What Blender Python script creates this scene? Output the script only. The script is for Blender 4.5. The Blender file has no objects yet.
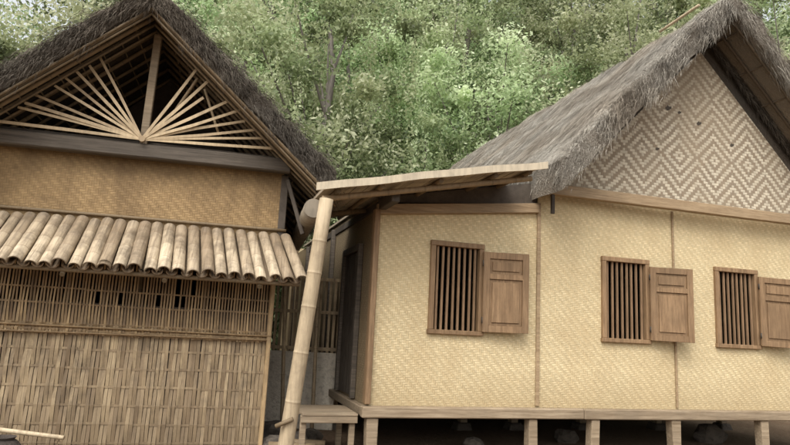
import bpy, math, random
from mathutils import Vector, Matrix, noise
R=random.Random(7)
scene=bpy.context.scene
col=scene.collection
V=Vector

# ---------------------------------------------------------------- mesh builder
class MB:
    def __init__(s): s.v=[];s.f=[];s.r=[];s.s=[]
    def face(s,pts,r=None,sm=False):
        b=len(s.v); s.v.extend([tuple(p) for p in pts]); s.f.append(tuple(range(b,b+len(pts))))
        s.r.append(R.random() if r is None else r); s.s.append(sm)
    def hexa(s,c,r=None):
        if r is None: r=R.random()
        b=len(s.v); s.v.extend([tuple(p) for p in c])
        for q in ((0,3,2,1),(4,5,6,7),(0,1,5,4),(1,2,6,5),(2,3,7,6),(3,0,4,7)):
            s.f.append(tuple(b+i for i in q)); s.r.append(r); s.s.append(False)
    def box(s,x0,x1,y0,y1,z0,z1,r=None):
        s.hexa([(x0,y0,z0),(x1,y0,z0),(x1,y1,z0),(x0,y1,z0),(x0,y0,z1),(x1,y0,z1),(x1,y1,z1),(x0,y1,z1)],r)
    def beam(s,p0,p1,w,h,r=None,up=(0,0,1)):
        p0=V(p0);p1=V(p1);d=(p1-p0).normalized();a=d.cross(V(up))
        if a.length<1e-3: a=d.cross(V((0,1,0)))
        a=a.normalized()*w/2; u=a.cross(d).normalized()*h/2
        s.hexa([p0-a-u,p0+a-u,p1+a-u,p1-a-u,p0-a+u,p0+a+u,p1+a+u,p1-a+u],r)
    def tube(s,p0,p1,r0,r1=None,n=10,nodes=0.0,r=None,cap=True,bend=0.0):
        p0=V(p0);p1=V(p1);r1=r0 if r1 is None else r1
        if r is None: r=R.random()
        L=(p1-p0).length;d=(p1-p0)/L
        a=d.cross(V((0,0,1)))
        if a.length<1e-3:a=V((1,0,0))
        a.normalize();b=a.cross(d)
        rings=[(0,1,r)]
        if nodes>0:
            t=R.uniform(.3,1)*nodes
            while t<L-.03:
                rings+= [(t-.02,1.0,r),(t-.008,1.02,r*.6),(t,1.05,r*.4),(t+.01,1.0,min(1,r+.2)),(t+.03,1.0,r)]
                t+=nodes*R.uniform(.8,1.2)
        elif bend: rings+=[(L*i/6,1,r) for i in range(1,6)]
        rings.append((L,1,r))
        base=len(s.v)
        for (t,k,_) in rings:
            q=t/L; rad=(r0+(r1-r0)*q)*k; c=p0+d*t+b*bend*math.sin(q*math.pi)
            for i in range(n):
                an=2*math.pi*i/n; s.v.append(tuple(c+a*math.cos(an)*rad+b*math.sin(an)*rad))
        for j in range(len(rings)-1):
            for i in range(n):
                i2=(i+1)%n
                s.f.append((base+j*n+i,base+j*n+i2,base+(j+1)*n+i2,base+(j+1)*n+i)); s.r.append(rings[j+1][2]); s.s.append(True)
        if cap:
            s.f.append(tuple(base+i for i in range(n))[::-1]); s.r.append(r*.4); s.s.append(False)
            m=base+(len(rings)-1)*n
            s.f.append(tuple(m+i for i in range(n))); s.r.append(r*.4); s.s.append(False)
    def strand(s,p,d,L,w,side,r=None,sag=0.0):
        p=V(p);d=V(d).normalized();sd=V(side).normalized()*w/2
        b=len(s.v)
        if sag:
            m=p+d*L*.5; e=p+d*L+V((0,0,-sag))
            s.v.extend([tuple(p-sd),tuple(p+sd),tuple(m+sd*.8),tuple(m-sd*.8),tuple(e)])
            s.f+= [(b,b+1,b+2,b+3),(b+3,b+2,b+4)]; q=R.random() if r is None else r
            s.r+=[q,q]; s.s+=[False,False]
        else:
            s.v.extend([tuple(p-sd),tuple(p+sd),tuple(p+d*L)])
            s.f.append((b,b+1,b+2)); s.r.append(R.random() if r is None else r); s.s.append(False)
    def mesh(s,name):
        me=bpy.data.meshes.new(name); me.from_pydata(s.v,[],s.f)
        at=me.attributes.new('rnd','FLOAT','FACE'); at.data.foreach_set('value',s.r)
        me.polygons.foreach_set('use_smooth',s.s); me.update(); return me
    def obj(s,name,mat,parent=None,bevel=0,label=None,cat=None,group=None,kind=None):
        o=bpy.data.objects.new(name,s.mesh(name)); col.objects.link(o)
        o.data.materials.append(mat)
        if parent: o.parent=parent
        if bevel:
            m=o.modifiers.new('bevel','BEVEL'); m.width=bevel; m.segments=1; m.limit_method='ANGLE'
        if label:o['label']=label
        if cat:o['category']=cat
        if group:o['group']=group
        if kind:o['kind']=kind
        return o
def empty(name,loc,rot,label,cat,group=None):
    o=bpy.data.objects.new(name,None); col.objects.link(o); o.location=loc; o.rotation_euler=(0,0,rot)
    o['label']=label;o['category']=cat
    if group:o['group']=group
    return o

# ---------------------------------------------------------------- materials
class G:
    def __init__(s,name,rough=.8,spec=.3):
        s.m=bpy.data.materials.new(name); s.m.use_nodes=True; s.t=s.m.node_tree; s.t.nodes.clear()
        s.out=s.n('ShaderNodeOutputMaterial'); s.b=s.n('ShaderNodeBsdfPrincipled')
        s.b.inputs['Roughness'].default_value=rough; s.b.inputs['Specular IOR Level'].default_value=spec
        s.l(s.b.outputs[0],s.out.inputs[0])
    def n(s,t): return s.t.nodes.new(t)
    def l(s,a,b): s.t.links.new(a,b)
    def setin(s,i,v):
        if hasattr(v,'is_output'): s.l(v,i)
        else: i.default_value=v
    def M(s,op,a,b=None,c=None):
        n=s.n('ShaderNodeMath'); n.operation=op; s.setin(n.inputs[0],a)
        if b is not None: s.setin(n.inputs[1],b)
        if c is not None: s.setin(n.inputs[2],c)
        return n.outputs[0]
    def mix(s,f,a,b,mode='MIX'):
        n=s.n('ShaderNodeMix'); n.data_type='RGBA'; n.blend_type=mode
        s.setin(n.inputs[0],f)
        for i,v in((6,a),(7,b)):
            if isinstance(v,tuple): v=v+(1,) if len(v)==3 else v
            s.setin(n.inputs[i],v)
        return n.outputs[2]
    def tc(s): return s.n('ShaderNodeTexCoord').outputs['Object']
    def mapping(s,v,scale):
        n=s.n('ShaderNodeMapping'); s.l(v,n.inputs[0]); n.inputs['Scale'].default_value=scale; return n.outputs[0]
    def noise(s,v,scale,detail=4,rough=.6):
        n=s.n('ShaderNodeTexNoise'); 
        if v is not None: s.l(v,n.inputs['Vector'])
        n.inputs['Scale'].default_value=scale;n.inputs['Detail'].default_value=detail;n.inputs['Roughness'].default_value=rough
        return n.outputs[0]
    def ramp(s,f,lo,hi):
        n=s.n('ShaderNodeMapRange'); n.clamp=True; s.l(f,n.inputs[0]); n.inputs[1].default_value=lo;n.inputs[2].default_value=hi
        return n.outputs[0]
    def rnd(s):
        n=s.n('ShaderNodeAttribute'); n.attribute_name='rnd'; return n.outputs['Fac']
    def bump(s,h,st=.5,dist=.01):
        n=s.n('ShaderNodeBump'); n.inputs['Strength'].default_value=st;n.inputs['Distance'].default_value=dist
        s.l(h,n.inputs['Height']); s.l(n.outputs[0],s.b.inputs['Normal'])
    def color(s,c): s.l(c,s.b.inputs['Base Color'])

def mat_weave(name,w,light,dark,mode='twill',axis=0,contrast=.25,stain=(.2,.12,.05),stain_amt=.4,period=8,cx=0,cz=0,aspect=1.0,gap=.6,bumpst=.5,drip=None,topdark=None,cell=.4):
    g=G(name,.75,.25); tc=g.tc(); sx=g.n('ShaderNodeSeparateXYZ'); g.l(tc,sx.inputs[0])
    wn=g.noise(tc,1.7,2); warp=g.M('MULTIPLY',g.M('SUBTRACT',wn,.5),.08)
    wn_=g.noise(tc,2.3,2); warp2=g.M('MULTIPLY',g.M('SUBTRACT',wn_,.5),.06)
    X=g.M('DIVIDE',g.M('ADD',g.M('SUBTRACT',sx.outputs[axis],cx),warp),w)
    Y=g.M('DIVIDE',g.M('ADD',g.M('SUBTRACT',sx.outputs[2],cz),warp2),w*aspect)
    iu=g.M('FLOOR',X);iv=g.M('FLOOR',Y);fu=g.M('FRACT',X);fv=g.M('FRACT',Y)
    if mode=='twill': ph=g.M('ADD',iu,iv)
    else: ph=g.M('ADD',g.M('PINGPONG',g.M('ADD',iu,.001),period),g.M('PINGPONG',g.M('ADD',iv,.001),period*3))
    t=g.M('FLOORED_MODULO',g.M('ADD',g.M('FLOOR',g.M('ADD',ph,.01)),.5),4)
    vert=g.M('LESS_THAN',t,2)
    a=g.M('SUBTRACT',g.M('MULTIPLY',fu,2),1);b=g.M('SUBTRACT',g.M('MULTIPLY',fv,2),1)
    pu=g.M('SUBTRACT',1,g.M('POWER',g.M('ABSOLUTE',a),3)); pv=g.M('SUBTRACT',1,g.M('POWER',g.M('ABSOLUTE',b),3))
    h=g.M('ADD',g.M('MULTIPLY',vert,pu),g.M('MULTIPLY',g.M('SUBTRACT',1,vert),pv))
    def wn1(i,o):
        n=g.n('ShaderNodeTexWhiteNoise'); n.noise_dimensions='1D'; g.l(g.M('ADD',i,o),n.inputs['W']); return n.outputs[0]
    rr=g.M('ADD',g.M('MULTIPLY',vert,wn1(iu,.3)),g.M('MULTIPLY',g.M('SUBTRACT',1,vert),wn1(iv,77.3)))
    cw=g.n('ShaderNodeCombineXYZ'); g.l(iu,cw.inputs[0]); g.l(iv,cw.inputs[1])
    w2=g.n('ShaderNodeTexWhiteNoise'); g.l(cw.outputs[0],w2.inputs['Vector'])
    fib=g.noise(g.mapping(tc,(60,60,60)),1,3)
    c=g.mix(g.M('MULTIPLY',rr,.4),light,tuple(x*.7 for x in light))
    c=g.mix(g.M('MULTIPLY',vert,contrast),c,dark)
    c=g.mix(g.M('MULTIPLY',w2.outputs[0],cell),c,tuple(x*.5 for x in light))
    c=g.mix(g.M('MULTIPLY',g.M('SUBTRACT',1,g.ramp(h,0,.5)),gap),c,tuple(x*.4 for x in dark))
    st=g.noise(tc,1.1,6,.65); st2=g.noise(g.mapping(tc,(3,3,.5)),1.0,5,.6); st3=g.noise(tc,5.5,5,.7)
    c=g.mix(g.M('MULTIPLY',g.ramp(st,.45,.75),stain_amt),c,stain)
    c=g.mix(g.M('MULTIPLY',g.ramp(st2,.48,.78),stain_amt*.8),c,stain)
    c=g.mix(g.M('MULTIPLY',g.ramp(st3,.52,.72),stain_amt*.6),c,stain)
    if drip:
        z0,z1=drip; zz=g.M('ADD',sx.outputs[2],g.M('MULTIPLY',g.M('SUBTRACT',st2,.5),.6))
        c=g.mix(g.M('MULTIPLY',g.M('SUBTRACT',1,g.ramp(zz,z0,z1)),.5),c,tuple(x*.7 for x in stain))
    if topdark:  # darker towards the top
        z0,z1=topdark; zz=g.M('ADD',sx.outputs[2],g.M('MULTIPLY',g.M('SUBTRACT',st2,.5),.9))
        c=g.mix(g.M('MULTIPLY',g.ramp(zz,z0,z1),.4),c,tuple(x*.8 for x in stain))
    c=g.mix(g.M('MULTIPLY',g.ramp(fib,.3,.8),.2),c,tuple(x*.5 for x in light))
    g.color(c); g.bump(g.M('ADD',h,g.M('MULTIPLY',fib,.15)),bumpst,.006); return g.m

def mat_wood(name,c1,c2,scale=(3,3,30),rough=.7,dirt=.35):
    g=G(name,rough,.3); tc=g.tc()
    n1=g.noise(g.mapping(tc,scale),1,6,.7); n2=g.noise(tc,2.3,4); n4=g.noise(g.mapping(tc,tuple(x*3 for x in scale)),1,4,.7)
    c=g.mix(g.ramp(n1,.35,.65),c1,c2)
    c=g.mix(g.M('MULTIPLY',g.rnd(),.35),c,tuple(x*.55 for x in c1))
    c=g.mix(g.M('MULTIPLY',g.ramp(n4,.5,.7),.45),c,tuple(x*.5 for x in c1))
    c=g.mix(g.M('MULTIPLY',g.ramp(n2,.45,.75),dirt),c,tuple(x*.35 for x in c2))
    g.color(c); g.bump(n1,.35,.006); return g.m

def mat_bamboo(name,light,dark,stain=.5,rough=.6,stretch=(25,25,3),zdirt=None):
    g=G(name,rough,.3); tc=g.tc(); n=g.noise(tc,2.6,6,.7); n2=g.noise(g.mapping(tc,stretch),1,5,.7)
    c=g.mix(g.rnd(),dark,light)
    c=g.mix(g.M('MULTIPLY',g.ramp(n2,.42,.75),stain),c,tuple(x*.4 for x in dark))
    c=g.mix(g.M('MULTIPLY',g.ramp(n,.48,.70),stain),c,tuple(x*.45+.01 for x in dark))
    if zdirt:
        sx=g.n('ShaderNodeSeparateXYZ'); g.l(tc,sx.inputs[0]); zz=g.M('ADD',sx.outputs[2],g.M('MULTIPLY',g.M('SUBTRACT',n,.5),1.2))
        c=g.mix(g.M('MULTIPLY',g.M('SUBTRACT',1,g.ramp(zz,zdirt[0],zdirt[1])),zdirt[2]),c,tuple(x*.5 for x in dark))
    g.color(c); g.bump(n2,.3,.004); return g.m

def mat_thatch(name,dark,light,warm):
    g=G(name,.85,.3); tc=g.tc(); n=g.noise(tc,1.6,5,.65); n2=g.noise(tc,40,3,.6); n3=g.noise(tc,.8,4,.6)
    c=g.mix(g.rnd(),dark,light)
    c=g.mix(g.M('MULTIPLY',g.ramp(n3,.40,.62),.6),c,warm)
    c=g.mix(g.M('MULTIPLY',g.ramp(n,.45,.75),.7),c,tuple(x*.6 for x in dark))
    g.color(c); g.bump(n2,.9,.03); return g.m

def mat_leaf(name,cols,trans=.35):
    g=G(name,.5,.45); n=g.n('ShaderNodeValToRGB'); e=n.color_ramp.elements
    e[0].color=cols[0]+(1,); e[1].color=cols[-1]+(1,)
    for i,cc in enumerate(cols[1:-1]): x=e.new((i+1)/(len(cols)-1)); x.color=cc+(1,)
    g.l(g.rnd(),n.inputs[0]); oi=g.n('ShaderNodeObjectInfo')
    hs=g.n('ShaderNodeHueSaturation'); g.l(n.outputs[0],hs.inputs['Color'])
    g.l(g.M('ADD',g.M('MULTIPLY',oi.outputs['Random'],.05),.472),hs.inputs['Hue'])
    g.l(g.M('ADD',g.M('MULTIPLY',oi.outputs['Random'],.5),.78),hs.inputs['Value'])
    g.color(hs.outputs[0]); tr=g.n('ShaderNodeBsdfTranslucent'); g.l(hs.outputs[0],tr.inputs[0])
    mx=g.n('ShaderNodeMixShader'); mx.inputs[0].default_value=trans; g.l(g.b.outputs[0],mx.inputs[1]); g.l(tr.outputs[0],mx.inputs[2]); g.l(mx.outputs[0],g.out.inputs[0])
    return g.m

def mat_soil(name,c1,c2,c3):
    g=G(name,.95,.1); tc=g.tc(); n=g.noise(tc,.9,6,.7); n2=g.noise(tc,14,5,.7)
    c=g.mix(g.ramp(n,.35,.7),c1,c2); c=g.mix(g.ramp(n2,.5,.75),c,c3)
    g.color(c); g.bump(n2,.8,.04); return g.m

M_wall=mat_weave('woven_wall',.028,(.77,.635,.39),(.55,.42,.23),contrast=.5,stain=(.44,.32,.17),stain_amt=.5,gap=.7,bumpst=.5,drip=(.6,1.05),cell=.42)
M_wallside_shaded=mat_weave('woven_side_shaded',.030,(.28,.215,.13),(.19,.14,.08),axis=1,contrast=.4)  # wall weave darkened in colour for the shade of the passage
M_gable=mat_weave('woven_gable',.041,(.66,.585,.45),(.19,.13,.08),mode='diamond',contrast=.85,stain=(.33,.26,.175),stain_amt=.6,period=8,cx=4.9,cz=3.3,gap=.65,topdark=(4.8,6.2),cell=.4)
M_lwall=mat_weave('woven_old',.028,(.42,.285,.14),(.27,.175,.085),contrast=.5,stain=(.12,.075,.038),stain_amt=.85,gap=.7,topdark=(2.9,3.5))
M_dark=mat_wood('old_wood',(.06,.047,.036),(.105,.085,.065),(3,3,3))
M_oldbeam=mat_wood('grey_beam',(.065,.052,.04),(.17,.14,.108),(1.5,20,30),.75,.5)
M_brown=mat_wood('brown_wood',(.19,.115,.06),(.37,.24,.132),(28,28,2.2),.6,.5)
M_brownh=mat_wood('brown_wood_horizontal',(.27,.185,.105),(.45,.33,.2),(2,25,30),.65)
M_floorbeam=mat_wood('floor_beam_wood',(.22,.16,.10),(.42,.33,.225),(1.5,25,30),.75,.5)
M_bars=mat_wood('bar_wood',(.19,.115,.062),(.29,.185,.105),(25,25,3))
M_pole=mat_bamboo('bamboo_pole',(.52,.415,.275),(.34,.26,.165),.6)
M_tile=mat_bamboo('bamboo_tile',(.61,.50,.35),(.22,.155,.095),.85,.65,(34,2.5,2.5))
M_slat=mat_bamboo('bamboo_slat',(.47,.33,.175),(.22,.145,.078),.65)
M_slatlow=mat_bamboo('bamboo_slat_weathered',(.53,.405,.245),(.26,.185,.11),.8,zdirt=(.1,1.2,.65))
M_canopy=mat_bamboo('canopy_bamboo',(.56,.48,.35),(.40,.33,.24),.45)
M_log=mat_bamboo('grey_log',(.34,.29,.22),(.2,.165,.12),.5)
M_raft=mat_bamboo('bamboo_rafter',(.30,.215,.125),(.13,.095,.055),.4)
M_raftd=mat_bamboo('dark_rafter',(.17,.125,.08),(.08,.06,.042),.4)
M_fan=mat_bamboo('bamboo_stick',(.58,.45,.28),(.34,.245,.145),.4)
M_th1=mat_thatch('thatch_dark',(.038,.032,.027),(.22,.195,.155),(.13,.10,.07))
M_th2=mat_thatch('thatch_grey_sheen',(.12,.103,.082),(.56,.52,.44),(.34,.275,.20))  # paler than the bare fibre: sky sheen mixed into the colours
M_plaster=mat_soil('old_plaster',(.74,.67,.55),(.56,.49,.39),(.34,.29,.22))
M_stone=mat_soil('stone',(.13,.11,.09),(.09,.075,.06),(.05,.043,.036))
M_clay=mat_soil('dark_clay',(.06,.05,.045),(.1,.08,.065),(.03,.026,.022))
M_ground=mat_soil('soil',(.16,.105,.068),(.2,.145,.095),(.08,.055,.035))
M_hill=mat_soil('hill_soil',(.14,.17,.09),(.17,.20,.11),(.09,.12,.06))
M_bark=mat_wood('bark',(.10,.085,.07),(.22,.195,.165),(8,8,1.5))
M_leaf_hazy=mat_leaf('leaf',[(.11,.145,.065),(.27,.34,.165),(.47,.54,.30),(.70,.74,.51)],.5)  # haze put into the greens: paler and greyer
M_leaf2=mat_leaf('leaf_dark',[(.09,.125,.06),(.24,.30,.16),(.46,.52,.33)],.45)

# ================================================================ RIGHT (pale) HOUSE
H=empty('bamboo_house',(-.21,7.6,0),math.radians(16.8),'pale woven bamboo house on posts with grey thatched roof','house')
FL=.62
wins=[(.71,1.45),(3.25,4.03),(5.20,6.0)]
WZ0,WZ1=1.5,2.68
def topz(x): return 3.06+.11*x if x<=2.25 else 3.46
mb=MB()
xs=sorted({0,2.25,7.6}|{a+.04 for a,b in wins}|{b-.04 for a,b in wins}); zs=[FL-.02,WZ0+.04,WZ1-.04,99]
for i in range(len(xs)-1):
    for j in range(3):
        if j==1 and any(abs(xs[i]-a-.04)<1e-4 for a,b in wins): continue
        x0,x1=xs[i],xs[i+1]
        t0=t1=zs[j+1]
        if j==2:
            t0,t1=(topz(x0),topz(x1)) if x1<=2.26 else (3.46,3.46)
        for y,flip in((0,0),(.04,1)):
            q=[(x0,y,zs[j]),(x1,y,zs[j]),(x1,y,t1),(x0,y,t0)]
            mb.face(q[::-1] if flip else q,.5)
mb.obj('wall',M_wall,H)
mb=MB(); mb.box(.0,.04,.045,9,FL-.02,3.15,.5); mb.obj('wall',M_wallside_shaded,H)
mb=MB(); mb.box(7.56,7.6,.045,9,FL-.02,3.5,.5); mb.obj('wall',M_wallside_shaded,H)
mb=MB(); mb.box(0.04,7.56,8.96,9,FL-.02,3.5,.5); mb.obj('wall',M_wall,H)
mb=MB()
for i in range(30): mb.box(.02,7.58,.06+i*.297,.06+i*.297+.29,FL-.1,FL-.06)
mb.obj('floor',M_dark,H)
mb=MB(); mb.box(.045,7.55,.06,8.95,2.98,3.0,.3); mb.obj('ceiling',M_dark,H)
# gable
tn=1.03; CX=5.1; ZT=6.75; TH=.34
mb=MB(); gb=2.44; gc=5.05; ga=3.56+gb*1.02
mb.face([(gc-gb,-.06,3.56),(gc+gb,-.06,3.56),(gc,-.06,ga)],.5)
mb.face([(gc-gb,-.045,3.56),(gc,-.045,ga),(gc+gb,-.045,3.56)],.5)
gp=mb.obj('gable_panel',M_gable,H)
for (x,z,s_) in((4.42,5.02,.05),(4.62,4.98,.03),(4.98,4.86,.04),(5.6,4.6,.035),(4.2,4.35,.03)):
    mb=MB(); mb.face([(x+s_*(1+.4*math.sin(k*2.1))*math.cos(k),-.0635,z+s_*.8*(1+.4*math.sin(k*3.3))*math.sin(k)) for k in [i*2*math.pi/9 for i in range(9)]],.9); mb.obj('painted_hole',M_dark,gp)  # flat dark patches; the shade inside each hole is colour only
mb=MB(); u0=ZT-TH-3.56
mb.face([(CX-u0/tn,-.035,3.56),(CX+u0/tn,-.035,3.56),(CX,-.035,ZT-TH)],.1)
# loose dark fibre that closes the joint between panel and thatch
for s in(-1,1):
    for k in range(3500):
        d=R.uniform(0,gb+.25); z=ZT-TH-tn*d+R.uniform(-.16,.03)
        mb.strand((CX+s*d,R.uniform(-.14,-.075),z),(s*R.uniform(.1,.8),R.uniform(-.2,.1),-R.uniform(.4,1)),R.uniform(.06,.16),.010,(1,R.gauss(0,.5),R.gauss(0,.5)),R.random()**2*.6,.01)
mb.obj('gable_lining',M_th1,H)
mb=MB()
mb.beam((2.28,-.17,3.50),(7.9,-.17,3.50),.10,.15); 
mb.obj('gable_beam',M_brownh,H,.008)
mb=MB(); mb.beam((2.36,-.2,3.16),(2.36,-.2,3.42),.05,.04); mb.obj('bracket',M_dark,H,.005)
mb=MB(); mb.beam((-.03,-.03,3.0),(2.24,-.03,3.25),.07,.13); mb.obj('wall_plate',M_brownh,H,.006)
mb=MB(); mb.hexa([(.0,.02,3.1),(2.25,.02,3.32),(2.25,.05,3.32),(.0,.05,3.1),(.0,.02,3.17),(2.25,.02,3.62),(2.25,.05,3.62),(.0,.05,3.17)],.3)
mb.box(2.25,7.6,.0,.05,3.46,3.56,.3); mb.obj('shade_infill',M_dark,H)  # dark strip; shade of the gap under the canopy put into colour
for x,w in((2.26,.05),(4.47,.03)):
    mb=MB(); mb.beam((x,-.018,FL+.02),(x,-.018,3.32 if x<3 else 3.44),w,.025,up=(0,1,0)); mb.obj('batten',M_brownh,H,.004)
mb=MB(); mb.beam((-.03,-.02,FL+.02),(-.03,-.02,3.0),.07,.12,up=(0,1,0)); mb.obj('corner_post',M_brown,H,.008)
mb=MB(); mb.box(-.10,2.9,-.12,.0,FL-.13,FL-.0,.3); mb.box(2.91,7.8,-.115,.0,FL-.135,FL-.004,.7); mb.obj('floor_beam',M_floorbeam,H,.012)
mb=MB(); mb.box(-.08,.02,.01,8.9,FL-.13,FL-.02); mb.obj('floor_beam',M_floorbeam,H,.012)
for y in (0,2.2,4.4,6.6,8.8):
    for x in (.04,2.17,3.10,4.39,5.95,7.4):
        if y>3 and x in(3.10,): continue
        mb=MB(); w=.065 if y==0 else .06; tx=R.uniform(-.02,.02); tw=R.uniform(-.01,.015)
        mb.hexa([(x-w+tx,y-.09,.10),(x+w+tx,y-.09,.10),(x+w+tx,y+.05,.10),(x-w+tx,y+.05,.10),(x-w-tw,y-.09,FL-.137),(x+w+tw,y-.09,FL-.137),(x+w+tw,y+.05,FL-.137),(x-w-tw,y+.05,FL-.137)]); o=mb.obj('post',M_floorbeam,H,.01)
        mb=MB(); mb.hexa([(x-.15,y-.18,-.05),(x+.15,y-.17,-.05),(x+.14,y+.13,-.05),(x-.15,y+.12,-.05),(x-.10,y-.14,.10),(x+.11,y-.13,.11),(x+.10,y+.09,.10),(x-.1,y+.1,.11)]); mb.obj('footing_stone',M_stone,H,.02)
for wi,(a,b) in enumerate(wins):
    mb=MB(); x0,x1=a+.07,b-.07; n=8
    for i in range(n):
        x=x0+(x1-x0)*(i+.5)/n+R.uniform(-.004,.004); mb.beam((x,.01,WZ0+.05),(x+R.uniform(-.004,.004),.01,WZ1-.05),.030,.03,up=(0,1,0))
    W=mb.obj('window',M_bars,H,.004)
    mb=MB()
    mb.box(a,a+.065,-.045,.06,WZ0+.055,WZ1-.065);mb.box(b-.065,b,-.045,.06,WZ0+.055,WZ1-.065)
    mb.box(a-.003,b+.003,-.048,.06,WZ1-.065,WZ1);mb.box(a-.012,b+.012,-.055,.06,WZ0,WZ0+.055)
    mb.obj('frame',M_brown,W,.005)
    ang=math.radians([7,14,10][wi]); hx=b-.03; hy=-.062; sw=.62; z0,z1=WZ0+.05,WZ1-.10
    mb=MB()
    def sb(u0,u1,v0,v1,t0,t1,r=None):
        c=[]
        for zz in(v0,v1):
            for (uu,tt) in((u0,t0),(u1,t0),(u1,t1),(u0,t1)):
                c.append((hx+uu*math.cos(ang), hy-uu*math.sin(ang)-tt,zz-.012*uu/sw*(wi-.5)))
        mb.hexa([c[3],c[2],c[1],c[0],c[7],c[6],c[5],c[4]],r)
    s=.085
    sb(0,s,z0,z1,0,.034);sb(sw-s,sw,z0,z1,0,.034)
    zm=z0+(z1-z0)*.66
    for (p,q) in((z0,z0+s),(zm,zm+s*.8),(z1-s,z1)): sb(s,sw-s,p,q,0,.030)
    for (p,q) in((z0+s,zm),(zm+s*.8,z1-s)):
        sb(s,sw-s,p,q,.002,.008,.9); sb(s+.04,sw-s-.04,p+.04,q-.04,.006,.024)
    mb.obj('shutter',M_brown,W,.004)
    for zz in(z0+.15,z1-.15):
        mb=MB(); mb.tube((hx,hy-.02,zz-.04),(hx,hy-.02,zz+.04),.012,n=8); mb.obj('hinge',M_dark,W)
mb=MB(); 
for i in range(6): mb.box(-.03,-.005,.75+i*.14,.75+i*.14+.132,FL+.02,2.55)
D=mb.obj('door',M_dark,H,.004)
mb=MB(); mb.box(-.07,-.005,.66,.745,FL,2.65);mb.box(-.07,-.005,1.6,1.685,FL,2.65);mb.box(-.07,-.005,.745,1.6,2.56,2.65); mb.obj('frame',M_oldbeam,D,.006)
for y in(2.6,3.9,5.2,7):
    mb=MB(); mb.box(-.07,-.004,y,y+.1,FL,3.1); mb.obj('post',M_oldbeam,H,.008)

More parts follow.
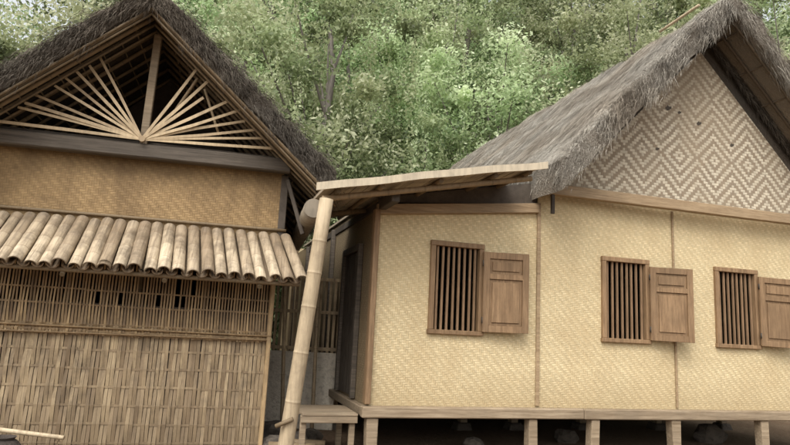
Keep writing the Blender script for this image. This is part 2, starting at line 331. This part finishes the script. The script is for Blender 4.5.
# ---- thatch builder
def thatch(H,cx,zt,tn,hw,th,y0,y1,mat,nslope,nfr,eavefr,seed,sw=(.010,.020),lift=.05,ntuft=120,tl=(.15,.38),lowk=1.0,frl=1.0):
    L=MB(); cs=1/math.sqrt(1+tn*tn); sn=tn*cs
    ny=int((y1-y0)/.15); nd=60
    def zt_(d): return zt-tn*math.sqrt(d*d+.03)+.17*tn*0.3
    def bumpf(d,y): return noise.noise(V((d*1.5+seed,y*1.2,0)))*.10+noise.noise(V((d*5,y*5+seed,3)))*.05
    top=[];bot=[]
    for i in range(ny+1):
        y=y0+(y1-y0)*i/ny; a=[];b=[]
        for j in range(nd+1):
            d=-hw+2*hw*j/nd
            yo=(noise.noise(V((d*3,seed,0)))*.12+noise.noise(V((d*9,seed,5)))*.07) if i in(0,ny) else 0
            dd=d*(1+.02*noise.noise(V((y*2,seed,7)))) 
            a.append((cx+dd,y+yo,zt_(d)+bumpf(d,y))); b.append((cx+dd*.99,y+yo*.5,zt-th-tn*abs(d)+(.05*noise.noise(V((d*6,seed,2))) if i==0 else 0)))
        top.append(a);bot.append(b)
    for a in top: L.v.extend(a)
    nb=len(L.v)
    for b in bot: L.v.extend(b)
    W=nd+1
    def add(f,r,s=True): L.f.append(f);L.r.append(r);L.s.append(s)
    for i in range(ny):
        for j in range(nd):
            p=i*W+j; add((p,p+1,p+W+1,p+W),.35); q=nb+p; add((q,q+W,q+W+1,q+1),.1)
    for j in range(nd):
        add((j,nb+j,nb+j+1,j+1),.15,False); k=ny*W+j; add((k,k+1,nb+k+1,nb+k),.2,False)
    for i in range(ny):
        k=i*W; add((k,k+W,nb+k+W,nb+k),.2,False); k+=nd; add((k,nb+k,nb+k+W,k+W),.2,False)
    for side in(-1,1):
        ds=V((side*cs,0,-sn)); nr=V((side*sn,0,cs))
        for _ in range(nslope[0 if side<0 else 1]):
            d=R.uniform(0,1)*hw; y=R.uniform(y0,y1)
            p=V((cx+side*d,y,zt_(d)+bumpf(side*d,y)-.02))+nr*R.uniform(.0,.05)
            dr=ds+V((0,R.gauss(0,.2),0))+nr*R.uniform(-.03,lift)
            cl=noise.noise(V((d*2.2,y*2.2,seed)))*.5+.5
            L.strand(p,dr,R.uniform(.08,.32)*(lowk if d>hw-.4 else 1),R.uniform(*sw),(R.gauss(0,.2),1,R.gauss(0,.2)),min(1,max(0,cl*.7+R.random()*.5-.1)))
        for k in range(nfr):
            front = R.random()<.88
            yy=y0 if front else y1; o=-1 if front else 1
            d=R.uniform(0,1)*hw; q=R.random(); lk=lowk if d>hw*.8 else 1
            tuft=.5+1.2*max(0,noise.noise(V((d*4,seed,side))))
            p=V((cx+side*d,yy-o*R.uniform(-.06,.15),zt_(d)-th*q*.95+.05))
            dr=ds*R.uniform(.2,1)+V((0,o*R.uniform(.05,.6),-R.uniform(0,1.0)))+V((R.gauss(0,.25),0,R.gauss(0,.2)))
            L.strand(p,dr,R.uniform(.06,.24)*tuft*lk*frl*(1.4 if q>.6 else 1),R.uniform(.004,.010),(R.gauss(0,1),R.gauss(0,.6),R.gauss(0,.3)),(.25+.6*R.random())*(1-.65*q),.02)
        for k in range(ntuft):
            d=R.uniform(0,1)*hw; low=R.random()<.5; ln=R.uniform(*tl)*(lowk if d>hw*.75 else 1)
            c=V((cx+side*d,y0-R.uniform(-.05,.08),(zt-th-tn*d+.03) if low else zt_(d)+.03))
            dr0=ds*R.uniform(.5,1.1)+V((R.gauss(0,.12),-R.uniform(0,.45),R.gauss(0,.12)))+(V((0,0,-R.uniform(.2,1.1))) if low else nr*R.uniform(0,.28))
            sh=R.random()
            for q in range(R.randint(18,42)):
                p=c+V((R.gauss(0,.05),R.gauss(0,.05),R.gauss(0,.03)))
                L.strand(p,dr0.normalized()+V((R.gauss(0,.15),R.gauss(0,.15),R.gauss(0,.12))),ln*R.uniform(.4,1.1),R.uniform(.004,.009),(R.gauss(0,1),R.gauss(0,1),R.gauss(0,.3)),min(1,max(0,sh*(.5 if low else .8)+R.uniform(-.15,.2))),.03)
        for k in range(eavefr):
            y=R.uniform(y0,y1); q=R.random()
            p=V((cx+side*(hw-R.uniform(0,.12)),y,zt_(hw)-th*q*.9+.05))
            dr=ds+V((0,R.gauss(0,.2),-R.uniform(0,1.2)))
            L.strand(p,dr,R.uniform(.1,.38)*lowk,R.uniform(.008,.015),(R.gauss(0,.3),1,0),R.random()**1.5,.02)
    for k in range(int((y1-y0)*350)):
        y=R.uniform(y0,y1); sd=R.choice((-1,1)); tf=.6+1.4*max(0,noise.noise(V((y*2.5,seed,1))))
        p=V((cx+R.gauss(0,.06),y,zt_(0)+bumpf(0,y)+R.uniform(-.03,.03)))
        L.strand(p,(sd*R.uniform(.2,1),R.gauss(0,.6),R.uniform(-.8,.35)),R.uniform(.06,.22)*tf,.010,(0,1,0),R.random(),.03)
    return L.obj('roof',mat,H)
roofR=thatch(H,CX,ZT,tn,2.96,TH,-.7,9.4,M_th2,(60000,2500),9000,3000,3.1,(.005,.011),.03,90,(.10,.26),.4,.8)
def rafters(H,cx,zu,tn,hw,ys,y0,y1,rad,mat,dd=.35,brad=.014):
    mb=MB()
    for y in ys:
        for s in(-1,1):
            mb.tube((cx,y+R.uniform(-.02,.02),zu-.03),(cx+s*hw,y+R.uniform(-.04,.04),zu-.03-tn*hw),rad*R.uniform(.8,1.15),n=8,nodes=.35,r=R.uniform(.1,.9))
    d=.2
    while d<hw:
        for s in(-1,1): mb.tube((cx+s*d,y0,zu-tn*d-.005),(cx+s*d,y1,zu-tn*d-.005),brad,n=6,r=R.uniform(0,.6))
        d+=dd*R.uniform(.5,.7)
    return mb.obj('rafter_frame',mat,H)
rafters(H,CX,ZT-TH-.01,tn,2.85,[-.58,-.30]+[.4+.6*i for i in range(14)],-.66,9.2,.024,M_raftd,.8,.010)
mb=MB()
mb.tube((CX-.15,.70,6.72),(CX-.02,-.05,6.85),.024,n=10,nodes=.4,r=.9)
mb.obj('ridge_pole',M_pole,H)
# canopy
cz=lambda x:3.0+.21*(x+.86)
mb=MB(); x=-.86
while x<1.75:
    w=.075; x2=min(x+w,1.77)
    y0=-.9+R.uniform(-.02,.02); ye=6 if x>-.1 else 1.6+R.uniform(-.05,.05); dz=R.uniform(-.004,.004)
    mb.hexa([(x,y0,cz(x)+dz),(x2-.003,y0,cz(x2)+dz),(x2-.003,ye,cz(x2)+dz),(x,ye,cz(x)+dz),(x,y0,cz(x)+.035+dz),(x2-.003,y0,cz(x2)+.035+dz),(x2-.003,ye,cz(x2)+.035+dz),(x,ye,cz(x)+.035+dz)])
    x=x2
can=mb.obj('canopy',M_canopy,H)
can['label']='thin sloping bamboo canopy above the passage'
mb=MB(); N_=24
for i in range(N_):
    xa=-.96+i*(2.80/N_); xb=xa+2.80/N_; f=lambda q:cz(q)+.03+.008*math.sin(q*2.3)+.004*math.sin(q*7)
    y_=-.945
    mb.hexa([(xa,y_,f(xa)-.045),(xb,y_,f(xb)-.045),(xb,y_+.022,f(xb)-.045),(xa,y_+.022,f(xa)-.045),(xa,y_,f(xa)+.04),(xb,y_,f(xb)+.04),(xb,y_+.022,f(xb)+.04),(xa,y_+.022,f(xa)+.04)],.75)
mb.obj('fascia',M_canopy,can)
mb=MB(); 
for x in(-.7,-.2,.5,1.2,1.65): mb.tube((x,-.85,cz(x)-.03),(x,1.5 if x<0 else 5.8,cz(x)-.03),.03,n=8,nodes=.4)
for y in(-.7,.6,2,3.4,4.8): mb.tube((-.85 if y<1 else 0,y,cz(-.85 if y<1 else 0)-.085),(1.75,y,cz(1.75)-.085) if y<0 else (-.02 if y<1 else .03,y,cz(-.02)-.085),.035,n=8,nodes=.4)
mb.obj('rafter',M_raft,can)
mb=MB(); mb.beam((.03,-.62,3.06),(.03,.0,3.06),.10,.13); mb.obj('beam_end',M_dark,H,.008)
mb=MB(); mb.beam((.03,.05,3.06),(.03,5.5,3.06),.10,.10); mb.obj('beam_end',M_dark,H,.008)

# ================================================================ LEFT (old) HOUSE
Lh=empty('thatched_house',(-1.42,7.5,0),math.radians(13.9),'old brown bamboo house with open fan gable and tiled awning','house')
LW=3.32; LC=-1.66
mb=MB(); mb.box(-LW,0,0,.04,2.40,3.40,.5); mb.obj('wall',M_lwall,Lh)
mb=MB(); mb.box(-.04,0,.045,5.5,0,3.4,.5); mb.obj('wall',M_dark,Lh)
mb=MB(); mb.box(-LW,-LW+.04,.045,5.5,0,3.4,.5); mb.obj('wall',M_dark,Lh)
mb=MB(); mb.box(-LW+.04,-.04,5.46,5.5,0,3.4,.5); mb.obj('wall',M_dark,Lh)
mb=MB(); mb.face([(LC-1.66,1.6,3.4),(LC+1.66,1.6,3.4),(LC,1.6,5.0)],.3); mb.box(-LW,0,.1,5.4,3.36,3.4,.2); mb.obj('loft_shade_board',M_dark,Lh)  # added dark triangle stands for the shade inside the open loft
def slats(name,mat,z0,z1,yc,rows,sp,w,lath,ragged,seed,amp=.008,pair=2,gapz=None,var=(.9,1.0),lr=(.1,.6)):
    mb=MB(); rr=random.Random(seed); n=int(LW/sp)
    for i in range(n):
        x=-LW+i*sp+rr.uniform(-.001,.001); ww=w*rr.uniform(*var)
        r=min(1,max(0,rr.gauss(.5,.25)))
        t=z1+rr.uniform(-ragged,ragged); b=z0+rr.uniform(-ragged,ragged)*.6
        lean=rr.gauss(0,.003)
        pts=[(b,0)]+[(zz,(amp if (i//pair+k)%2 else -amp)) for k,zz in enumerate(rows) if b<zz<t]+[(t,0)]
        for (za,ya),(zb,yb) in zip(pts,pts[1:]):
            wl=wh=ww
            if gapz and za>gapz: wl=wh=ww*.66
            elif gapz and zb>gapz: wh=ww*.66
            if gapz and za>gapz and rr.random()<.06: continue
            xa=x+lean*(za-z0);xb=x+lean*(zb-z0); th=.003+rr.random()*.002
            mb.hexa([(xa,yc+ya-th,za),(xa+wl,yc+ya-th,za),(xa+wl,yc+ya+th,za),(xa,yc+ya+th,za),(xb,yc+yb-th,zb),(xb+wh,yc+yb-th,zb),(xb+wh,yc+yb+th,zb),(xb,yc+yb+th,zb)],min(1,max(0,r+rr.uniform(-.08,.08)-(.25 if rr.random()<.08 else 0))))
    for zz in rows:
        xa=-LW
        while xa<0:
            xb=min(0.01,xa+rr.uniform(.8,1.6)); dz=rr.uniform(-.006,.006); d2=rr.uniform(-.01,.01)
            mb.hexa([(xa,yc-.003,zz+dz-lath/2),(xb-.005,yc-.003,zz+dz+d2-lath/2),(xb-.005,yc+.003,zz+dz+d2-lath/2),(xa,yc+.003,zz+dz-lath/2),(xa,yc-.003,zz+dz+lath/2),(xb-.005,yc-.003,zz+dz+d2+lath/2),(xb-.005,yc+.003,zz+dz+d2+lath/2),(xa,yc+.003,zz+dz+lath/2)],rr.uniform(*lr)); xa=xb
    return mb.obj(name,mat,Lh)
slats('slat_screen',M_slat,1.30,2.42,-.035,[1.35,1.385,1.42,1.64,1.80],.034,.0305,.018,.012,1,.008,2,1.62,(.84,1.0))
slats('slat_screen',M_slatlow,.05,1.37,.02,[.14,.34,.54,.74,.94,1.14],.043,.0405,.026,.02,2,.0095,2,None,(.88,1.0),(.1,.6))
mb=MB(); mb.box(-LW,-.02,.038,.044,.06,1.66,.2); mb.obj('shade_backing',M_raftd,Lh)  # added dark sheet, colours in the shade behind the slats
mb=MB(); mb.tube((-LW,-.062,1.395),(.0,-.062,1.375),.011,n=8,nodes=.4,r=.5); mb.tube((-LW,-.06,1.315),(.0,-.06,1.328),.009,n=8,nodes=.4,r=.3)
mb.obj('rail',M_slat,Lh)
mb=MB()
for i in range(9): 
    x=-LW+.3+i*.37; mb.tube((x,.10,0),(x,.10,2.4),.03,n=8,nodes=.35)
mb.obj('inner_post',M_raft,Lh)
mb=MB(); mb.beam((-.02,-.03,0),(-.02,-.03,2.38),.05,.08,up=(0,1,0),r=.8); mb.obj('corner_post',M_slat,Lh,.008)
mb=MB(); mb.beam((.02,0.03,2.4),(.02,.03,3.36),.09,.09,up=(0,1,0)); mb.obj('corner_post',M_dark,Lh,.008)
mb=MB(); mb.beam((.05,-.03,3.3),(.28,-.1,2.62),.06,.05); mb.obj('brace',M_dark,Lh,.006)
mb=MB(); mb.beam((-3.6,-.12,3.425),(.07,-.12,3.445),.14,.17); mb.obj('gable_beam',M_oldbeam,Lh,.015)
mb=MB(); mb.beam((-3.5,.02,3.56),(.2,.02,3.56),.08,.05); mb.obj('tie_beam',M_dark,Lh,.01)
LT=.90; LZ=5.25; LTH=.20; LHW=2.22
thatch(Lh,LC,LZ,LT,LHW,LTH,-.62,6.0,M_th1,(6000,11000),13000,3000,9.7,(.005,.011),.04,100,(.06,.17),1.0,.65)
rafters(Lh,LC,LZ-LTH-.02,LT,2.2,[-.56,-.40,-.24,-.02,.25,.55,.85,1.2,1.55]+[2+.5*i for i in range(8)],-.6,5.9,.024,M_raft,.3,.010)
mb=MB()
for s in(-1,1):
    for k,(yy,dz,rr_) in enumerate(((-.60,-.05,.015),(-.57,-.105,.013),(-.30,-.10,.016),(-.12,-.10,.016))):
        mb.tube((LC,yy,LZ-LTH+dz),(LC+s*2.25,yy,LZ-LTH+dz-LT*2.25),rr_,n=8,nodes=.4,r=R.uniform(.2,.6))
mb.obj('verge_pole',M_raft,Lh)
mb=MB(); mb.beam((LC,-.08,3.51),(LC+.02,-.08,4.92),.09,.08,up=(0,1,0)); mb.obj('king_post',M_floorbeam,Lh,.008)
mb=MB(); fz=3.56; fy=-.21
for s in(-1,1):
    for a in(2,7.5,13,19,26,33,41,50,60):
        a2=a+R.uniform(-2,2); ca,sa=math.cos(math.radians(a2)),math.sin(math.radians(a2))
        Lr=(5.02-fz)/(sa+LT*ca)*R.uniform(.95,1.03)
        if s>0 and a==41: Lr*=.8
        p0=V((LC+s*ca*.02,fy,fz+sa*.02)); p1=V((LC+s*ca*Lr,fy+R.uniform(-.05,.03),fz+sa*Lr)); mid=(p0+p1)/2+V((0,0,R.uniform(-.02,.02))); rr_=R.uniform(.3,1); w_=R.uniform(.030,.038)
        mb.beam(p0,mid,.010,w_*.85,rr_,up=(0,1,0)) if False else None
        def flat(a_,b_,wa,wb):
            d_=(b_-a_).normalized(); n_=V((0,1,0)); t_=n_.cross(d_).normalized()
            mb.hexa([a_-t_*wa/2-n_*.006,b_-t_*wb/2-n_*.006,b_-t_*wb/2+n_*.006,a_-t_*wa/2+n_*.006,a_+t_*wa/2-n_*.006,b_+t_*wb/2-n_*.006,b_+t_*wb/2+n_*.006,a_+t_*wa/2+n_*.006],rr_)
        k_=R.uniform(-.012,.012)
        flat(p0+V((0,k_,0)),mid+V((0,k_,0)),w_*.8,w_); flat(mid+V((0,k_,0)),p1+V((0,k_,0)),w_,w_*.85)
mb.tube((LC,fy-.035,fz-.0),(LC,fy+.02,fz),.036,n=12,r=.5)
mb.obj('gable_fan',M_fan,Lh)
mb=MB()
mb.tube((LC+.28,-.05,3.95),(LC+.52,-.05,4.45),.02,n=8,nodes=.3); mb.tube((LC+.62,-.12,4.3),(LC+.84,-.12,3.75),.016,n=8,nodes=.3)
mb.obj('loose_stick',M_fan,Lh)
# awning of half bamboos
mb=MB(); sp=.137; n=27; 
def half(mb,x,xb,rad,up,za,zb,ya,yb,r,seg=10,th=.011):
    p0=V((x,ya,za));p1=V((xb,yb,zb)); d=(p1-p0); Ln=d.length; d.normalize(); a=V((1,0,0)); u=a.cross(d)
    if u.z<0:u=-u
    t=R.uniform(.1,.3)
    rr=[(0,1,r*.2)]
    while t<Ln-.04:
        g=r*(.25+.85*t/Ln)
        rr+=[(t-.012,1,g),(t,1.04,g*.4),(t+.012,1,min(1,g+.1))]; t+=R.uniform(.22,.34)
    rr.append((Ln*.93,1,min(1,r*1.1)));rr.append((Ln,1,min(1,r*1.1))); base=len(mb.v); N=seg*2+2
    for(t,k,_) in rr:
        c=p0+d*t
        for ro,order in((rad*k,range(seg+1)),((rad-th),range(seg,-1,-1))):
            for i in order:
                an=math.pi*(i/seg)*.94+math.pi*.03; s=math.sin(an)*(1 if up else -1)
                mb.v.append(tuple(c+a*math.cos(an)*ro+u*s*ro))
    for j in range(len(rr)-1):
        for i in range(N):
            i2=(i+1)%N; mb.f.append((base+j*N+i,base+j*N+i2,base+(j+1)*N+i2,base+(j+1)*N+i)); mb.r.append(rr[j+1][2] if i<seg else 0.05); mb.s.append(i not in(seg,N-1))
    for e in(0,len(rr)-1):
        for i in range(seg):
            q=base+e*N; mb.f.append((q+i,q+i+1,q+N-2-i,q+N-1-i)); mb.r.append(r*.2); mb.s.append(False)
for i in range(n):
    x=.08-i*sp*.985+R.uniform(-.006,.006); fan=.17*max(0,1+x/2.2); xb=x+fan+R.uniform(-.012,.012); dy=R.uniform(-.025,.025)
    half(mb,x,xb,.069*R.uniform(.92,1.06),True,2.575+R.uniform(-.01,.01),2.0-dy*.8,.0,-.72+dy,R.uniform(.2,1))
    if i<n-1: half(mb,x-sp/2,xb-sp/2,.058,False,2.58,2.02,.0,-.70+R.uniform(-.02,.02),R.uniform(.1,.5))
aw=mb.obj('awning',M_tile,Lh)
mb=MB()
for yy,zz in((-.12,2.40),(-.42,2.15),(-.62,1.985)): mb.tube((-3.5,yy,zz-.01),(.24,yy,zz-.01),.026,n=8,nodes=.4)
for x in(-3.2,-2.2,-1.2,-.2): mb.tube((x,0,2.42),(x,-.62,1.92),.026,n=8,nodes=.4)
mb.tube((-3.5,-.03,2.66),(.08,-.03,2.66),.018,n=8,nodes=.5,r=.4)
mb.obj('batten',M_raft,aw)

# ================================================================ separate things
def pole(name,p0,p1,r0,r1,label,cat,mat=M_pole,n=18,nodes=.34,r=.7,group=None):
    mb=MB(); p0=V(p0);p1=V(p1); mb.tube((0,0,0),p1-p0,r0,r1,n=n,nodes=nodes,r=r)
    o=mb.obj(name,mat,None,label=label,cat=cat,group=group); o.location=p0; return o
P=pole('bamboo_post',(-1.02,6.5,0),(-.75,6.5,2.88),.080,.075,'thick leaning bamboo post holding up the canopy','post',nodes=.42,r=.6)
mb=MB(); mb.tube((-.07,-.10,.52),(.10,-.10,.60),.022,n=8,r=.3); mb.obj('peg',M_raft,P)
pole('bamboo_gutter',(-.93,6.85,2.84),(-1.75,10.4,2.70),.11,.10,'grey bamboo gutter between the two roofs','gutter',M_log,r=.9,nodes=.5)
Q=MB(); Q.box(-1.84,-.78,9.5,9.6,0,1.12,.6); PW=Q.obj('partition_wall',M_plaster,None,.01,'low pale plaster wall with a bamboo lattice','wall')
mb=MB()
for i in range(15):
    x=-1.84+i*.074; mb.box(x,x+.038,9.53,9.55,1.12,2.25)
for z in(1.15,1.7,2.2): mb.box(-1.84,-.8,9.505,9.525,z,z+.05)
mb.obj('lattice',M_slatlow,PW)
for k,(a,b,rr_) in enumerate((((-1.42,8.9,0),(-1.60,9.2,2.3),.03),((-1.02,9.0,0),(-1.10,9.3,2.1),.03))):
    pole('propped_pole',a,b,rr_,rr_*.8,'rough bamboo pole standing in the shaded passage','pole',M_slatlow,10,.35,R.uniform(.3,.8),'poles standing in the passage')
T=empty('wooden_step',(-.21,7.6,0),math.radians(16.8),'low weathered wooden step platform beside the house','step')
mb=MB()
for i in range(6): mb.box(-.80+R.uniform(-.015,.01),-.13,-.05+i*.13,-.05+i*.13+.12,.50,.53)
mb.obj('deck',M_floorbeam,T,.005)
for (a,b) in((-.045,-.01),(.66,.70)):
    mb=MB(); mb.box(-.8,-.13,a,b,.42,.498); mb.obj('rail',M_floorbeam,T,.006)
for x,y in((-.76,-.02),(-.18,-.02),(-.76,.66),(-.18,.66)):
    mb=MB(); mb.box(x-.035,x+.035,y+.028,y+.08,0,.498); mb.obj('leg',M_floorbeam,T,.006)
pole('bamboo_pole',(-4.6,6.0,.50),(-3.05,6.15,.36),.026,.020,'pale thin bamboo pole resting on a dark clay pot','pole',M_pole,12,.3,1.0)
mb=MB(); prof=[(0,0),(.14,0),(.21,.08),(.24,.2),(.21,.31),(.14,.385),(.11,.40),(.13,.425),(.10,.425),(.08,.40),(0,.39)]
for i in range(24):
    for (ra,za),(rb,zb) in zip(prof,prof[1:]):
        c=[(math.cos(2*math.pi*k/24),math.sin(2*math.pi*k/24)) for k in(i,i+1)]
        q=[(ra*c[0][0],ra*c[0][1],za),(ra*c[1][0],ra*c[1][1],za),(rb*c[1][0],rb*c[1][1],zb),(rb*c[0][0],rb*c[0][1],zb)]
        if ra==0:q=q[1:]
        if rb==0:q=q[:3]
        mb.face(q,.5,True)
o=mb.obj('clay_pot',M_clay,None,0,'round dark clay pot standing on bare soil','pot'); o.location=(-3.47,5.88,0); o.scale=(.85,.85,.93)
def rock(loc,s,seed,label='rough dark stone lying on bare soil'):
    mb=MB(); nu,nv=14,9
    def pt(i,j):
        a=2*math.pi*i/nu;b=math.pi*j/nv; v=V((math.cos(a)*math.sin(b),math.sin(a)*math.sin(b),math.cos(b)))
        k=1+.35*noise.noise(v*1.6+V((seed,0,0))); return V((v.x*s[0],v.y*s[1],v.z*s[2]))*k
    for i in range(nu):
        for j in range(nv): mb.face([pt(i,j),pt(i,j+1),pt(i+1,j+1),pt(i+1,j)],.4,True)
    o=mb.obj('stone',M_stone,None,0,label,'stone','stones on the soil'); o.location=loc
for k,(x,y,s) in enumerate(((-1.28,7.6,.17),(-1.10,8.0,.15),(-1.42,8.4,.2),(-1.0,8.5,.14),(-.9,7.5,.12),(1.2,8.6,.12),(2.7,9.5,.14),(5.2,10.2,.2))):
    rock((x,y,s*.5),(s*1.2,s,s*.85),k*3.3)
for k in range(4):
    pole('firewood_log',(-1.35+.03*k,7.25+.12*k,.06+.09*(k%2)),(-.85+.05*k,7.35+.1*k,.06+.09*(k%2)),.045,.04,'short split firewood log on the ground','log',M_raft,10,0,.5,'firewood logs')

# ================================================================ ground, hill
mb=MB()
def gz(x,y): return .03*noise.noise(V((x*.6,y*.6,0))) if abs(x)<15 and 0<y<25 else 0
step=[-200,-120,-70,-40,-25]+[-20+i*.8 for i in range(51)]+[25,40,70,120,200]
for i in range(len(step)-1):
    for j in range(len(step)-1):
        x0,x1,y0,y1=step[i],step[i+1],step[j]+10,step[j+1]+10
        mb.face([(x0,y0,gz(x0,y0)),(x1,y0,gz(x1,y0)),(x1,y1,gz(x1,y1)),(x0,y1,gz(x0,y1))],.5,True)
mb.obj('ground',M_ground,None,kind='structure',label='bare brown soil yard')
def hz(x,y):
    t=min(1,max(0,(y-22)/24)); lo=min(1,max(0,(x+34)/20)); lo=lo*lo*(3-2*lo)
    return -.1+(14+13*lo)*t*t*(3-2*t)+1.2*noise.noise(V((x*.15,y*.15,0)))*min(1,(y-22)/6)
mb=MB()
for i in range(70):
    for j in range(30):
        x0=-70+i*2;x1=x0+2;y0=22+j*1.5;y1=y0+1.5
        mb.face([(x0,y0,hz(x0,y0)),(x1,y0,hz(x1,y0)),(x1,y1,hz(x1,y1)),(x0,y1,hz(x0,y1))],.5,True)
mb.obj('hill',M_hill,None,kind='structure',label='steep wooded hillside')
def leaf(mb,p,size,r,droop=.3,rg=R,wd=.27):
    d=V((rg.gauss(0,1),rg.gauss(0,1),rg.gauss(0,.7)-droop)).normalized()
    s=d.cross(V((rg.gauss(0,1),rg.gauss(0,1),rg.gauss(0,1)))).normalized()*size*wd
    b=len(mb.v); p=V(p); q=p+d*size*.45
    mb.v.extend([tuple(p),tuple(q+s),tuple(p+d*size),tuple(q-s)]); mb.f.append((b,b+1,b+2,b+3)); mb.r.append(min(1,max(0,r))); mb.s.append(False)
mb=MB()
for c in range(950):
    y=R.uniform(23,44); x=R.uniform(-.85,.85)*y; z=hz(x,y)+R.uniform(.2,2.6); rad=R.uniform(.7,1.6); sh=R.uniform(.1,.9)
    for k in range(95):
        v=V((R.gauss(0,1),R.gauss(0,1),R.gauss(0,1))).normalized()*rad*R.uniform(.6,1.05)
        leaf(mb,(x+v.x,y+v.y,z+v.z*.8),R.uniform(.2,.34),sh+R.uniform(-.2,.25)+v.z*.15/rad)
mb.obj('undergrowth',M_leaf2,None,kind='stuff',label='dense green undergrowth covering the hillside')

def tree_meshes(seed,H_,cr,lean,nclump=62,per=250,ls=(.10,.20),vine=60,wd=.27):
    rg=random.Random(seed); tb=MB(); pts=[V((0,0,-.2))]; n=7; top=H_*.8
    for i in range(1,n+1):
        pts.append(V((lean*i/n+rg.gauss(0,.16),rg.gauss(0,.16),top*i/n)))
    r0=.14+H_*.010
    for i in range(n): tb.tube(pts[i],pts[i+1],r0*(1-i/n*.8),r0*(1-(i+1)/n*.8),n=9,cap=False,r=.5)
    cb=MB(); cl=[]
    for c in range(nclump):
        while 1:
            v=V((rg.uniform(-1,1),rg.uniform(-1,1),rg.uniform(-1,1)))
            if .25<v.length<1: break
        cc=V((lean*.7+v.x*cr,v.y*cr,H_*.58+v.z*H_*.44)); cl.append(cc)
        rad=rg.uniform(.35,1.05); sh=rg.uniform(0.0,.9)
        for k in range(per):
            u=V((rg.gauss(0,1),rg.gauss(0,1),rg.gauss(0,1))).normalized()*rad*rg.uniform(.3,1.25)
            leaf(cb,cc+V((u.x*1.15,u.y*1.15,u.z*.8)),rg.uniform(*ls),sh+rg.uniform(-.22,.22)+u.z*.25/rad,.35,rg,wd)
        if c%3==0:
            j=min(n,max(2,int(cc.z/top*n*.75))); a=pts[j]; m=(a+cc)/2+V((0,0,-.2))
            tb.tube(a,m,.055,.035,n=6,cap=False,r=.5); tb.tube(m,cc,.035,.012,n=6,cap=False,r=.5)
    for k in range(vine):
        c=rg.choice(cl)+V((rg.gauss(0,.6),rg.gauss(0,.6),0)); L=rg.uniform(1.2,4.2); t=0; sh=rg.uniform(.4,1); ph=rg.random()*6
        while t<L:
            leaf(cb,c+V((rg.gauss(0,.07)+.12*math.sin(t*1.5+ph),rg.gauss(0,.07),-t)),rg.uniform(.07,.15),sh+rg.uniform(-.2,.2),1.6,rg,.24); t+=.020
    return tb.mesh('trunk'),cb.mesh('crown')
kinds=[]
for s,(h,cr,ln,kw) in enumerate(((11,3.2,.8,dict(vine=130,ls=(.09,.18),per=320)),(13,3.4,-.9,dict(ls=(.11,.21),per=300,wd=.25,nclump=70,vine=80)),(9,3.0,.4,dict(ls=(.10,.18),per=280)),(15,3.8,1.2,dict(nclump=82,ls=(.11,.22),per=290,vine=100)))):
    t,c=tree_meshes(100+s,h,cr,ln,**kw); t.materials.append(M_bark); c.materials.append(M_leaf_hazy); kinds.append((t,c))
pos=[(-13,17,0),(-9.5,18.2,0),(-5.5,17.2,0),(-3.2,19.6,1),(.2,22.3,0),(-11,14.5,2),
     (3.6,23,1),(7.5,21.5,0),(11.5,19,2),(10,24,3),(15,21,3),(-17,20,2),
     (-14,26,1),(-9,25,1),(-4.6,24,0),(-1.5,26,3),(3,26.5,3),(7,27,0),(12,28,3),(17,27,3),
     (-13,31,3),(-6,30,3),(-1,30,3),(4,31,3),(9,31.5,3),(15,32,3)]
for (x,y,k) in pos:
    e=empty('tree',(x,y,hz(x,y)-.1 if y>22 else 0),R.uniform(0,6.28),'tall leafy tree with drooping green foliage behind the houses','tree','trees behind the houses')
    s=R.uniform(.95,1.15); e.scale=(s,s,s)
    for me in kinds[k]:
        o=bpy.data.objects.new(me.name.split('.')[0],me); o.parent=e; col.objects.link(o)

# ================================================================ light, camera
w=bpy.data.worlds.new('World'); scene.world=w; w.use_nodes=True; nt=w.node_tree; bg=nt.nodes['Background']
sky=nt.nodes.new('ShaderNodeTexSky'); sky.sky_type='NISHITA'; sky.sun_disc=False
el,az=math.radians(52),math.radians(200)
sky.sun_elevation=el; sky.sun_rotation=az; sky.dust_density=5; sky.air_density=1.5
hs=nt.nodes.new('ShaderNodeHueSaturation'); hs.inputs['Saturation'].default_value=.18; hs.inputs['Value'].default_value=1.8
nt.links.new(sky.outputs[0],hs.inputs['Color']); nt.links.new(hs.outputs[0],bg.inputs[0]); bg.inputs[1].default_value=.15
sl=bpy.data.lights.new('sun','SUN'); sl.energy=1.35; sl.angle=math.radians(40); sl.color=(1,.96,.88)
so=bpy.data.objects.new('sun',sl); col.objects.link(so)
d=V((math.sin(az)*math.cos(el),math.cos(az)*math.cos(el),math.sin(el)))
so.rotation_euler=d.to_track_quat('Z','Y').to_euler()
cam=bpy.data.cameras.new('camera'); co=bpy.data.objects.new('camera',cam); col.objects.link(co)
cam.lens=28; cam.sensor_width=36; cam.clip_end=600
p=math.radians(9.7); r=math.radians(2.87)
F=V((0,math.cos(p),math.sin(p)));R0=V((1,0,0));U0=V((0,-math.sin(p),math.cos(p)))
Rr=R0*math.cos(r)+U0*math.sin(r);U=U0*math.cos(r)-R0*math.sin(r)
m=Matrix((Rr,U,-F)).transposed().to_4x4(); m.translation=V((0,0,1.55)); co.matrix_world=m
scene.camera=co
scene.view_settings.view_transform='Standard'; scene.view_settings.look='None'; scene.view_settings.exposure=0
